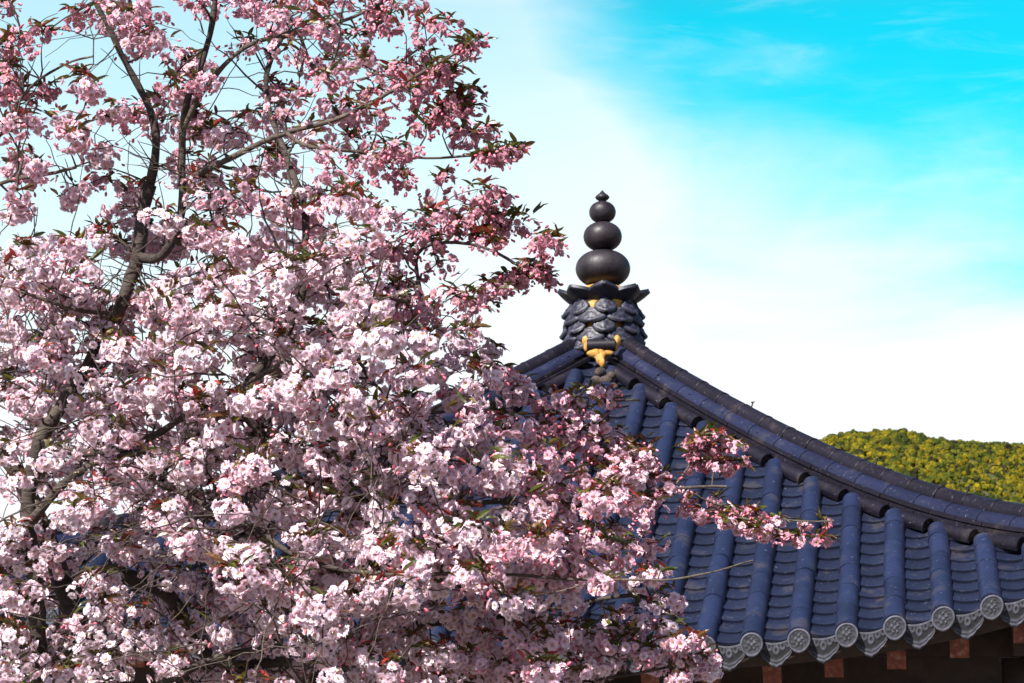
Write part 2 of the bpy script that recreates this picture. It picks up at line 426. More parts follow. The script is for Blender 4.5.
def drip(u0):
    mb = MB(); v = RR+.006; n = 56; m = 20
    c = rp(u0, v, .002); sl_ = LIFT*3*(abs(u0)/RR)**2/RR*(1 if u0 > 0 else -1)
    T = Vector((1, 0, sl_)).normalized(); U = Vector((0, -.22, 1)).normalized(); Nn = T.cross(U)
    if Nn.y > 0: Nn = -Nn
    b = len(mb.v)
    for j in range(m+1):
        q = j/m
        for i in range(n+1):
            a = -1+2*i/n; x, t, bo = drip_shape(a); y = t+(bo-t)*q
            e = min(q, 1-q)
            h = 1.0*math.exp(-((q-.90)/.05)**2)+.8*math.exp(-((q-.74)/.035)**2)+.8*math.exp(-((q-.06)/.05)**2)
            if .1 < q < .70 and abs(a) < .8:
                d0 = math.hypot(x/.020, (y+.048)/.030); h += .9*math.exp(-((d0-.75)/.3)**2)
                for cx in (-.042, .042, -.078, .078):
                    d = math.hypot((x-cx)/.016, (y+.040-abs(cx)*.40)/.027); h += .8*math.exp(-((d-.8)/.28)**2)
            if j == 0 or j == m or i in (0, n): h = 0
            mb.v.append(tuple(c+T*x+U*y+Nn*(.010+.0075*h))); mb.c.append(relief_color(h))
    W_ = n+1
    for j in range(m):
        for i in range(n):
            mb.f.append([b+j*W_+i, b+(j+1)*W_+i, b+(j+1)*W_+i+1, b+j*W_+i+1])
    # thickness
    mb.cur = (.6, .6, .6)
    mb.grid([[c+T*drip_shape(-1+2*i/n)[0]+U*drip_shape(-1+2*i/n)[2]+Nn*d for i in range(n+1)] for d in (.0102, -.008)])
    return mb

ks = [k for k in range(-15, 15) if abs((k+DK)*SP) < RR-.28]
for k in ks:
    u = (k+DK)*SP
    mb = MB(); cover_row(mb, u)
    o = sharp(mb.build('cover_tile_row', M['tile'], pav), 50)
    d = end_disc(u).build('round_end_tile', M['relief'], o)
for k in ks[:-1]+[ks[0]-1, ks[-1]]:
    u = (k+DK+.5)*SP
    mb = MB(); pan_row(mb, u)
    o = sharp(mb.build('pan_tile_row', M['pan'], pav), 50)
    drip(u).build('drip_end_tile', M['relief'], o)
for f in (1, 2, 3):
    mb = MB()
    for k in ks:
        cover_row(mb, (k+DK)*SP, f, n=7, seg=.57)
    for k in range(ks[0]-1, ks[-1]+1): pan_row(mb, (k+DK+.5)*SP, f, n=5, step=.316)
    sharp(mb.build('tile_slope', M['tile'], pav), 50)

# roof bed under the tiles and the soffit
mb = MB()
for f in range(4):
    g = []; g2 = []
    for i in range(13):
        v = RR*i/12-.02*(i == 12)
        v = max(v, .001)
        g.append([rp(a*v, v, -.045, 0, f) for a in np.linspace(-1, 1, 21)])
        g2.append([rp(a*v, v, -.17, 0, f) for a in np.linspace(-1, 1, 21)])
    mb.cur = (1, 1, 1); mb.grid(g, flip=True); mb.grid(g2)
    mb.grid([g[-1], g2[-1]])
mb.build('roof_bed', M['wood'], pav)
# board that carries the eave tiles
for f in range(4):
    mb = MB(); us = np.linspace(-RR+.05, RR-.05, 41)
    prof = [(-.05, -.03), (-.05, -.075), (-.17, -.085), (-.17, -.03)]
    mb.grid([[rp(u, RR+dv, h, 0, f) for u in us] for dv, h in prof+prof[:1]])
    mb.build('eave_board', M['dark'], pav, smooth=False)

# rafters
def rafter(u, face, mname='rafter'):
    mb = MB(); me = MB()
    v0, v1 = max(RR-1.25, abs(u)+.12), RR-.16
    p0 = rp(u, v0, -.325, 0, face); p1 = rp(u, v1, -.262, 0, face)
    d = (p1-p0).normalized(); X = Vector((1, 0, 0))
    for _ in range(face): X = Vector((-X.y, X.x, 0))
    Z = X.cross(d).normalized();
    if Z.z < 0: Z = -Z
    L = (p1-p0).length/2
    mb.box((p0+p1)/2-Z*.03, X*.062, d*L, Z*.068)
    o = mb.build(mname, M['wood'], pav, smooth=False)
    me.box(p1-Z*.03+d*.004, X*.0605, d*.006, Z*.0665)
    me.build('rafter_end', M['red'], o, smooth=False)
for f in range(4):
    for i in range(-10, 11):
        rafter(i*.40+.13, f) if abs(i*.40+.13) < RR-.35 else None
for f in range(4):
    mb = MB(); rows = []
    for i in range(12):
        v = 2.6+(RR-.14-2.6)*i/11
        c = rp(v, v, -.20, 0, f); X = Vector((1, 1, 0)).normalized()
        for _ in range(f): X = Vector((-X.y, X.x, 0))
        rows.append([c+X*a_+Vector((0, 0, b_)) for a_, b_ in ((-.09, 0), (.09, 0), (.09, -.2), (-.09, -.2))])
    mb.grid(rows, closed=True); mb.poly(rows[-1]); mb.poly(rows[0][::-1])
    mb.build('corner_rafter', M['wood'], pav, smooth=False)

# body of the pavilion under the roof
CW = 3.4
for sx_ in (-1, 1):
    for sy_ in (-1, 1):
        mb = MB(); mb.lathe([(0, .42), (.2, .42), (.205, 1.5), (.19, 3.0), (.185, 3.30), (0, 3.30)], (sx_*CW, sy_*CW, 0), 24)
        o = mb.build('column', M['wood'], pav)
        mb = MB(); mb.lathe([(0, .36), (.34, .36), (.34, .40), (.26, .45), (.0, .45)], (sx_*CW, sy_*CW, 0), 24)
        sharp(mb.build('column_base', M['stone'], o))
for i in range(4):
    a = i*math.pi/2; X = Vector((math.cos(a), math.sin(a), 0)); Y = Vector((-math.sin(a), math.cos(a), 0))
    mb = MB(); mb.box(Y*CW+Vector((0, 0, 2.95)), X*(CW-.19), Y*.09, Vector((0, 0, .15))); mb.build('tie_beam', M['wood'], pav, smooth=False)
    mb = MB(); mb.box(Y*CW+Vector((0, 0, 3.44)), X*(CW+.45), Y*.12, Vector((0, 0, .13))); mb.build('eave_beam', M['wood'], pav, smooth=False)
    mb = MB(); mb.box(Y*(CW-.01)+Vector((0, 0, 3.205)), X*(CW-.2), Y*.04, Vector((0, 0, .10))); mb.build('filler_wall', M['wood'], pav, smooth=False)
mb = MB(); mb.box((0, 0, .18), (4.1, 0, 0), (0, 4.1, 0), (0, 0, .18)); mb.box((0, 0, .02), (4.4, 0, 0), (0, 4.4, 0), (0, 0, .1))
mb.build('stone_platform', M['stone'], pav, smooth=False)
mb = MB(); mb.box((0, 0, 3.62), (3.3, 0, 0), (0, 3.3, 0), (0, 0, .03)); mb.build('ceiling', M['wood'], pav, smooth=False)

# hip ridges
def hip(sx_, sy_, front):
    P = lambda v: Vector((sx_*v, sy_*v, rz(v, v)))
    def frame(v):
        t = (P(v+.02)-P(v-.02)).normalized(); l = Vector((-t.y, t.x, 0)).normalized(); n = t.cross(l)
        if n.z < 0: n = -n
        return P(v), t, l, n
    vs = np.linspace(.22, RR-.02, 48)
    root = MB()
    # earth core
    def sweep(mb, prof, v0, v1, m=3, closed=True):
        rows = []
        for v in np.linspace(v0, v1, m):
            p, t, l, n = frame(v); rows.append([p+l*a+n*h for a, h in prof])
        mb.grid(rows, closed=closed); mb.poly(rows[-1]); mb.poly(rows[0][::-1])
    core = [(-.15, -.06), (.15, -.06), (.09, .09), (-.09, .09)]
    sweep(root, core, .2, RR-.08, 40)
    o = root.build('hip_ridge', M['earth'], pav, smooth=False)
    st = .245/math.sqrt(2)
    # two thin courses
    th = MB()
    for h0, h1, w, ph in ((-.004, .025, .190, 0), (.038, .062, .164, .5)):
        v = .2+ph*st
        while v < RR-.06:
            v1 = min(v+st*.985, RR-.05); th.cur = tintc(.7, 1.2); e = rnd.uniform(-.004, .004)
            sweep(th, [(-w+e, h0), (w+e, h0), (w+e, h1), (w*.9, h1+.004), (-w*.9, h1+.004), (-w+e, h1)], v, v1, 2)
            v += st
    sharp(th.build('flat_tile_course', M['ridge'], o), 30)
    # side barrel course, one each side, as a wide saddle
    sb = MB(); v = .2
    stb = .30/math.sqrt(2)
    while v < RR-.06:
        v1 = min(v+stb+.01, RR-.05); sb.cur = tintc(.75, 1.25)
        rows = []
        for t_, k in ((0, .97), (.9, .995), (.93, 1.02), (1.0, 1.02), (1.0, .9)):
            p, t, l, n = frame(v+(v1-v)*t_)
            rows.append([p+l*(.146*k*math.sin(a))+n*(.066+.086*k*math.cos(a)) for a in np.linspace(-1.6, 1.6, 15)])
        sb.grid(rows); v += stb
    sharp(sb.build('saddle_tile_course', M['ridge2'], o), 45)
    # cap barrel
    cb = MB(); v = .16; stc = .27/math.sqrt(2)
    while v < RR-.02:
        v1 = min(v+stc+.008, RR); cb.cur = tintc(.75, 1.25); j = rnd.uniform(-.003, .003)
        rows = []
        for t_, k in ((0, .96), (.90, .985), (.93, 1.025), (.99, 1.035), (1.0, 1.02), (1.0, .8)):
            p, t, l, n = frame(v+(v1-v)*t_)
            rows.append([p+l*(j+.080*k*math.sin(a))+n*(.150+.074*k*math.cos(a)) for a in np.linspace(-1.75, 1.75, 17)])
        cb.grid(rows); v += stc
    sharp(cb.build('ridge_cap', M['ridge'], o), 45)
    # end medallion
    mb = MB(); p, t, l, n = frame(RR+.01); n2 = 20
    rows = [[p+n*.15+(l*math.cos(2*math.pi*k/n2)+n*math.sin(2*math.pi*k/n2))*r+t*(.02-.02*(r > .08)) for k in range(n2)] for r in (.001, .03, .05, .08, .095)]
    mb.grid(rows, closed=True); mb.build('round_end_tile', M['relief'], o)
    # short barrels closing the gaps between rows on the visible side(s)
    ch = MB()
    for k in range(0, 15):
        for side in (-1, 1):
            u0 = (k + (DK if sx_ > 0 else 1-DK) + .5)*SP + 0.0
            vc = u0 + .150
            if vc > RR-.3 or vc < .25: continue
            ch.cur = tintc(.75, 1.25)
            rows = []
            for dv, k2 in ((-.112, .93), (-.05, .97), (.085, 1.0), (.102, 1.06), (.102, .8)):
                p, t, l, n = frame(vc+dv)
                c = p+l*side*.215+n*(-.050)
                rows.append([c+(l*side*math.sin(a)+n*math.cos(a))*.060*k2 for a in np.linspace(-1.3, 2.2, 12)])
            ch.grid(rows, flip=side > 0)
            ch.cur = (.12, .1, .1); ch.poly([r for r in rows[-1]])  # end face tinted dark: shade of the open barrel put into its colour
    sharp(ch.build('gap_tile', M['ridge'], o), 45)
    return o, frame
M['ridge2'] = mat('saddle_tile', m_tile((.011, .014, .038), rough=.40))
hips = {}
for sx_ in (-1, 1):
    for sy_ in (-1, 1): hips[(sx_, sy_)] = hip(sx_, sy_, sy_ < 0)
o, fr = hips[(1, -1)]
for v in (1.35, 2.35, 3.0):
    p, t, l, n = fr(v); mb = MB(); mb.tube([p+n*.21, p+n*.262+t*.004], [.007, .006], 6); mb.tube([p+n*.258-t*.012, p+n*.275+t*.02], [.008, .004], 6)
    mb.build('iron_nail', M['iron'], o)

# finial -------------------------------------------------------------------
AX = pav.matrix_basis.inverted() if False else None
def axz(py): return at(601.5, py, PY).z
fz = MB()
# core drum and neck, hidden behind the petals
z0, z1 = axz(352), axz(298)
dm = MB(); dm.lathe([(0, z0-.05), (.25, z0-.05), (.28, z0+.1), (.285, z1-.08), (.24, z1-.02), (.0, z1)], (0, 0, 0), 32)
base = dm.build('lotus_base', M['mortar'], pav)
nk = MB(); nk.lathe([(0, axz(300)), (.19, axz(299)), (.215, axz(294)), (.205, axz(289.5)), (.15, axz(286.5)), (.0, axz(286))], (0, 0, 0), 32)
neck = nk.build('finial', M['mortar'], pav)
def globe(ytop, ybot, w, ry=1.0):
    zt, zb = axz(ytop), axz(ybot); mb = MB(); H = zt-zb; rows = []
    for i in range(25):
        a = -math.pi/2+math.pi*i/24
        rr_ = w/2*abs(math.cos(a))**.86; rows.append((max(rr_, .001), zb+H/2+H/2*math.sin(a)))
    # faint throwing ring at the belly
    mb.lathe(rows, (0, 0, 0), 48)
    mb.lathe([(w/2-.002, zb+H*.485), (w/2+.0006, zb+H*.49), (w/2+.0006, zb+H*.50), (w/2-.002, zb+H*.505)], (0, 0, 0), 48)
    return mb.build('globe', M['finial'], neck)
PXM = PY/FPX*1.0
globe(250.3, 287.5, 56*PXM*1.0)
globe(222.2, 251.2, 39.5*PXM)
globe(201.5, 223.2, 27.5*PXM)
mb = MB(); a_ = lambda y: axz(y)
mb.lathe([(.001, a_(203)), (.035, a_(202.3)), (.035, a_(200.5)), (.052, a_(199.6)), (.066, a_(197.5)), (.055, a_(195.6)), (.03, a_(193.6)), (.008, a_(191)), (.001, a_(190))], (0, 0, 0), 32)
mb.build('pointed_tip', M['finial'], neck)

def petal(ang, zc, rad, w, h, tilt, curl=0.0, style='scale', thick=.02):
    """scale-shaped clay petal, centre at height zc"""
    mb = MB(); n, m = 16, 12
    T = Vector((-math.sin(ang), math.cos(ang), 0)); O = Vector((math.cos(ang), math.sin(ang), 0))
    U = (Vector((0, 0, 1))*math.cos(tilt)+O*math.sin(tilt)); Nn = (O*math.cos(tilt)-Vector((0, 0, 1))*math.sin(tilt))
    c = O*rad+Vector((0, 0, zc)); rows = []; back = []; cols = []
    for j in range(m+1):
        q = j/m; y = (q-.5)*h; row = []; brow = []
        prof = math.sin(math.pi*min(1, max(.0, q*.96+.02)))**.5
        if style == 'up': prof = min(1, .55+q*1.2)*(1-max(0, (q-.35)/.65)**2.2*.92)
        for i in range(n+1):
            a = -1+2*i/n; x = a*w/2*prof
            dome = (1-a*a)*.012+curl*(q**2)*h
            bend = -abs(x)**2/(2*max(rad, .2))*1.0
            hh = 0
            if style == 'scale':
                e = math.hypot(a, (q-.5)*2)
                hh = .9*math.exp(-((e-.86)/.08)**2)+.5*math.exp(-((e-.66)/.06)**2)+.8*math.exp(-(math.hypot(a, (q-.5)*2)/.22)**2)
                if e < .62: hh += .45*max(0, math.sin(math.atan2((q-.5)*2, a)*7))*(e > .2)
            if j in (0, m) or i in (0, n): hh = 0
            row.append(c+T*x+U*y+Nn*(dome+bend+.015*hh)); brow.append(c+T*x+U*y+Nn*(dome+bend-thick))
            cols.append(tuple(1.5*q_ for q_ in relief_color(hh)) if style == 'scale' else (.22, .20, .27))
        rows.append(row); back.append(brow)
    b = mb.grid(rows); mb.c[b:] = cols
    mb.cur = (.25, .24, .3); mb.grid(back, flip=True)
    ring = [(0, i) for i in range(n+1)]+[(j, n) for j in range(1, m+1)]+[(m, i) for i in range(n-1, -1, -1)]+[(j, 0) for j in range(m-1, 0, -1)]
    mb.grid([[rows[j][i] for j, i in ring], [back[j][i] for j, i in ring]], closed=True)
    return mb.build('petal', M['petal'], base)
PHV = -math.pi/2-PHI*0+0.0
cam_ang = math.atan2(CAM[1]-PY, CAM[0]-PX)-PHI      # direction to the camera in pavilion space
for i in range(8):       # flaring crown petals
    petal(cam_ang+.02+i*math.pi/4, axz(301.5+rnd.uniform(-.8, .8)), .325, .285, .24, R_(64)+rnd.uniform(-.1, .1), curl=-.16, style='up', thick=.03)
tiers = [(311.5, .30, .20, .165, 8, .1), (321, .312, .27, .15, 8, .6), (331, .322, .20, .165, 8, .05), (340.5, .325, .27, .15, 8, .58), (348, .325, .2, .15, 8, .1)]
for y, rad, w, h, n_, ph in tiers:
    for i in range(n_):
        a = cam_ang+(i+ph)*2*math.pi/n_+rnd.uniform(-.04, .04)
        petal(a, axz(y), rad+.02, w, h, R_(-29)+rnd.uniform(-.1, .1))
# yellow mortar at the ridge meeting point, and the barrel between
jm = MB()
def blob(mb, c, r, sq=(1, 1, 1), n=14):
    rows = []
    ph = rnd.uniform(0, 6)
    for i in range(9):
        a = -math.pi/2+math.pi*i/8
        rows.append([(c[0]+r*sq[0]*math.cos(a)*math.cos(t)*(1+.15*math.sin(3*t+ph)), c[1]+r*sq[1]*math.cos(a)*math.sin(t)*(1+.15*math.sin(3*t+ph)+rnd.uniform(-.12, .12)), c[2]+r*sq[2]*math.sin(a)*(1+.1*math.sin(4*t+i))) for t in np.linspace(0, 2*math.pi, n, endpoint=False)])
    mb.grid(rows, closed=True)
inv = Matrix.Translation((PX, PY, 0)) @ Matrix.Rotation(PHI, 4, 'Z'); inv.invert()
def loc(px, py, Y): return inv @ at(px, py, Y)
for (px, py, Y, r, sq) in ((585.5, 341.5, 17.13, .040, (.7, .7, 1.2)), (586.5, 347, 17.11, .036, (.7, .7, 1.2)), (617, 341, 17.10, .042, (.8, .7, 1.2)), (615.5, 347, 17.09, .034, (.8, .7, 1.1)), (595, 353, 17.05, .05, (1.3, .6, .8)), (600, 355, 17.04, .05, (1.1, .6, 1.0)), (601, 359, 17.02, .045, (.9, .6, 1.2)), (602.5, 363, 16.99, .033, (.8, .6, 1.2)), (607, 353, 17.05, .04, (1.3, .6, .7))):
    blob(jm, loc(px, py, Y), r, sq)
jm.build('ridge_mortar', M['mortar'], pav)
jb = MB(); jb.cur = (1, 1, 1); jb.tube([loc(587, 346, 17.08), loc(615, 345, 17.06)], [.055, .055], 14)
jb.build('junction_tile', M['ridge'], pav)
jt = MB(); 
for (px, py, Y, r) in ((600, 372, 16.93, .045), (606, 381, 16.85, .05), (596, 380, 16.88, .04), (611, 376, 16.86, .04), (603, 390, 16.80, .035), (613, 387, 16.82, .04)):
    blob(jt, loc(px, py, Y), r, (1.1, .8, .9))
jt.build('ridge_clod', M['earth'], pav)

# ------------------------------------------------------------------ cherry tree
tree = bpy.data.objects.new('cherry_tree', None); COL.objects.link(tree)
TB = at(150, 1480, 8.6); tree.location = (TB.x, TB.y, 0)
tag(tree, 'blossoming double pink cherry tree in front of the temple roof', 'tree')
TL = Vector((TB.x, TB.y, 0))

# limbs: name -> (parent, depth at start, depth at end, radii px at 8.4 m start/end, photo points)
LIMB = {
 'trunk': (None, 8.6, 8.6, 26, 15, [(150, 1500), (142, 1250), (125, 1000), (105, 850), (90, 760)]),
 'A': ('trunk', 8.6, 8.9, 15, 9, [(90, 760), (88, 683), (72, 610), (50, 545), (22, 480), (-15, 420), (-60, 340)]),
 'B': ('trunk', 8.6, 8.5, 11, 8, [(90, 760), (45, 692), (37, 625), (34, 565), (26, 511), (38, 440), (80, 380), (112, 329), (123, 298), (139, 256), (142, 210), (150, 185)]),
 'B1': ('B', 8.5, 8.3, 6, 2, [(150, 185), (158, 145), (154, 110), (130, 74), (111, 32), (94, 0), (75, -50), (60, -120)]),
 'B2': ('B', 8.5, 8.2, 6, 3, [(137, 254), (154, 265), (172, 248), (182, 225), (184, 180), (181, 130), (188, 95), (205, 60), (215, 10), (220, -60)]),
 'B3': ('B2', 8.3, 8.0, 4.5, 1.6, [(184, 178), (205, 172), (240, 152), (285, 132), (330, 122), (362, 110), (400, 85), (440, 62), (474, 42)]),
 'B4': ('B3', 8.1, 8.1, 2.6, 1.2, [(280, 134), (300, 145), (324, 151), (369, 150), (400, 158), (440, 158), (478, 155), (512, 156)]),
 'B5': ('B2', 8.3, 8.4, 4, 1.6, [(183, 130), (197, 97), (222, 68), (243, 42), (270, 37), (300, 32), (340, 24), (372, 10), (410, -15)]),
 'B6': ('B5', 8.4, 8.5, 2.6, 1.5, [(304, 32), (308, 55), (311, 77), (340, 88), (380, 75), (420, 48)]),
 'B7': ('B', 8.5, 8.2, 3, 1.5, [(123, 312), (95, 314), (70, 310), (40, 300), (14, 287), (-20, 280)]),
 'C': ('B', 8.5, 7.9, 5.5, 3, [(40, 438), (70, 455), (120, 450), (151, 438), (207, 403), (250, 382), (286, 361)]),
 'C1': ('C', 7.9, 8.3, 3.4, 1.6, [(286, 361), (340, 352), (390, 335), (426, 315), (420, 285), (410, 250), (430, 240), (468, 243), (500, 250), (516, 268), (546, 282)]),
 'C2': ('C', 8.0, 8.6, 6, 3, [(245, 384), (285, 340), (308, 280), (305, 206), (292, 172), (282, 142), (268, 112), (262, 80), (280, 40)]),
 'C3': ('C', 8.0, 8.6, 5.5, 1.6, [(235, 390), (236, 414), (262, 432), (282, 470), (320, 495), (380, 500), (450, 505), (520, 500), (580, 496), (625, 494), (661, 489), (695, 486), (727, 487)]),
 'C4': ('C1', 8.1, 8.4, 2.5, 1.3, [(340, 352), (370, 385), (410, 410), (450, 415), (491, 385), (488, 340)]),
 'C5': ('C3', 8.3, 8.7, 2.8, 1.3, [(320, 495), (380, 455), (440, 435), (500, 430), (560, 420), (595, 402), (640, 400)]),
 'C6': ('C3', 8.6, 8.7, 1.6, 1, [(661, 489), (680, 478), (694, 462), (702, 448), (712, 432)]),
 'C7': ('C3', 8.6, 8.7, 1.6, .9, [(680, 489), (700, 500), (730, 508), (770, 518), (800, 523), (834, 521)]),
 'D': ('B', 8.6, 7.6, 6, 2.5, [(32, 520), (60, 485), (89, 465), (142, 447), (152, 461), (188, 497), (225, 515), (254, 525), (283, 550), (322, 568), (386, 575)]),
 'D1': ('D', 7.6, 7.9, 2.4, .9, [(386, 575), (440, 574), (500, 573), (569, 580), (672, 581), (715, 573), (740, 563), (752, 560)]),
 'D2': ('D', 7.8, 7.7, 2.5, 1.5, [(300, 557), (308, 590), (305, 640), (304, 700), (310, 760)]),
 'E': ('A', 8.7, 8.9, 13, 6, [(70, 600), (82, 570), (120, 574), (167, 586), (182, 612), (190, 645), (230, 670), (290, 660)]),
 'F': ('A', 8.6, 8.3, 6, 2, [(92, 735), (150, 690), (220, 655), (330, 640), (440, 622), (540, 612), (600, 600), (644, 590), (662, 606), (683, 623), (706, 642)]),
 'F1': ('F', 8.4, 8.2, 3, 1.5, [(300, 645), (400, 670), (500, 690), (600, 680), (680, 665)]),
 'G': ('A', 8.8, 8.5, 5, 2, [(-40, 370), (-50, 280), (-35, 210), (0, 180), (46, 175), (76, 168)]),
 'G1': ('G', 8.6, 8.2, 3, 1.2, [(-35, 210), (0, 130), (28, 85), (50, 73), (75, 57), (94, 57)]),
 'G2': ('G', 8.7, 9.2, 5, 2, [(-45, 300), (-130, 230), (-220, 150), (-300, 60), (-340, -40)]),
 'G3': ('A', 8.8, 9.4, 6, 2, [(-15, 420), (-110, 400), (-220, 400), (-330, 360), (-430, 340)]),
 'G4': ('trunk', 8.6, 9.4, 8, 2, [(105, 850), (0, 740), (-110, 660), (-240, 600), (-360, 560)]),
 'H': ('B1', 8.3, 8.6, 3, 1.5, [(94, 0), (140, -60), (210, -110), (300, -140)]),
}
def resample(pts, step):
    out_ = [pts[0]]
    for a, b in zip(pts, pts[1:]):
        n = max(1, int((b-a).length/step))
        out_ += [a.lerp(b, (i+1)/n) for i in range(n)]
    return out_
def smooth_pts(p, it=2):
    p = [v.copy() for v in p]
    for _ in range(it):
        q = [v.copy() for v in p]
        for i in range(1, len(p)-1): q[i] = (p[i-1]+p[i]*2+p[i+1])/4
        p = q
    return p
nodes = []        # (pos, limb, radius)
limbs = {}
order = list(LIMB)
for nm in order:
    par, y0, y1, r0, r1, pts = LIMB[nm]
    n = len(pts); wp = []
    for i, (px, py) in enumerate(pts):
        t = i/(n-1); Y = y0+(y1-y0)*t+rnd.uniform(-.05, .05)
        wp.append(at(px, py, Y))
    if nm == 'trunk': wp[0].z = -.1
    if par:
        pp = limbs[par][0]; q = min(pp, key=lambda a: (a-wp[0]).length); wp[0] = q.copy()
    wp = smooth_pts(resample(wp, .05), 3)
    for p in wp[1:]:
        if nm != 'trunk': p += Vector((rnd.uniform(-1, 1), rnd.uniform(-1, 1), rnd.uniform(-1, 1)))*.004
    wp = smooth_pts(wp, 1)
    m = len(wp); k = 8.3/FPX
    rad = [(r0+(r1-r0)*(i/(m-1))**.8)*k*.5*1.7*(1+.10*math.sin(i*1.7+r0)) for i in range(m)]
    if nm == 'trunk': rad = [r*1.2 for r in rad]
    limbs[nm] = (wp, rad)
# which limb object a limb belongs to
GRP = {k: k for k in LIMB}
GRP.update({'B4': 'B3', 'B6': 'B5', 'C4': 'C1', 'C6': 'C3', 'C7': 'C3', 'D1': 'D', 'D2': 'D', 'F1': 'F', 'G1': 'G', 'H': 'B1', 'A': 'A'})
for nm in order:
    if nm == 'trunk': continue
    wp, rad = limbs[nm]
    for p, r in zip(wp, rad): nodes.append((p, nm, r))

# cover map of the crown: one digit per 40 px cell (0 = open sky, 9 = closed), rows from y=-160, columns from x=-400
rowsmap = {
 -4: ('3333333333', '00222222000000'), -3: ('4444444444', '23333333300000'), -2: ('5555555555', '44445555400000'), -1: ('5555555555', '33565666540000'),
 0: ('5555555555', '50795688787400000'),
 1: ('5555555554', '82376666777400000'),
 2: ('5555555555', '85757667776500000'),
 3: ('5555555555', '77648866887640000'),
 4: ('5555555555', '76568776677420000'),
 5: ('5555555555', '64578788877361000'),
 6: ('5555555555', '97578999996147100'),
 7: ('5555555555', '99899999997752000'),
 8: ('5555555555', '99999799898710000'),
 9: ('5555555555', '99999799877760000'),
 10: ('5555555555', '88999899999985640'),
 11: ('5555555555', '78899999999998775'),
 12: ('5555555555', '78889999999999986'),
 13: ('5555555555', '88899999999999975'),
 14: ('5555555555', '88868999999999974'),
 15: ('5555555555', '88878999999999886'),
 16: ('5555555555', '88878999999999998'),
 17: ('4444444444', '77777777777777776'),
 18: ('3333333333', '55555555555555540'),
 19: ('2222222222', '33333333333333000'),
}
allp = np.array([[512+(p.x)/p.y*FPX*math.cos(PITCH)*1.0, 0, 0] for p, _, _ in nodes])
def project(p):
    d = p-Vector(CAM); F_ = d.y*math.cos(PITCH)+d.z*math.sin(PITCH); U_ = -d.y*math.sin(PITCH)+d.z*math.cos(PITCH)
    return (512+FPX*d.x/F_, 341.5-FPX*U_/F_)
npx = np.array([project(p) for p, _, _ in nodes]); nY = np.array([p.y for p, _, _ in nodes])
def depth_near(px, py):
    d = np.hypot(npx[:, 0]-px, npx[:, 1]-py); i = np.argsort(d)[:6]; return nY[rnd.choice(list(i))]
show = np.array([project(p) for nm in ('B', 'B1', 'B2', 'B3', 'C', 'D', 'D1', 'E', 'B7', 'C2') for p in limbs[nm][0] if nm != 'B' or project(p)[1] < 330])
showY = np.array([p.y for nm in ('B', 'B1', 'B2', 'B3', 'C', 'D', 'D1', 'E', 'B7', 'C2') for p in limbs[nm][0] if nm != 'B' or project(p)[1] < 330])
clusters = []     # pos, size, budratio
for r_, (left, right) in rowsmap.items():
    full = left+right
    for c_, ch_ in enumerate(full):
        dgt = int(ch_)
        if not dgt: continue
        x0 = -400+c_*40; y0 = r_*40
        inside = x0 >= -20 and y0 >= -20
        cov = min(.985, dgt*.108)
        cnt = -math.log(1-cov)*(1.8 if inside else .6)
        cnt = int(cnt)+(rnd.random() < cnt-int(cnt))
        for _ in range(cnt):
            px = x0+rnd.uniform(0, 40); py = y0+rnd.uniform(0, 40)
            Y = depth_near(px, py)+(rnd.gauss(0, .30) if dgt > 6 else rnd.gauss(0, .2))
            if 340 < px < 600 and 340 < py < 540 and rnd.random() < .6: Y -= .35
            dd = np.hypot(show[:, 0]-px, show[:, 1]-py); jm_ = int(dd.argmin())
            if dd[jm_] < 17 and rnd.random() < .68: Y = max(Y, showY[jm_]+rnd.uniform(.10, .3))
            Y = min(max(Y, 7.0), 9.8)
            clusters.append((at(px, py, Y), rnd.uniform(.75, 1.2) if dgt > 5 else rnd.uniform(.62, .95), px, py))
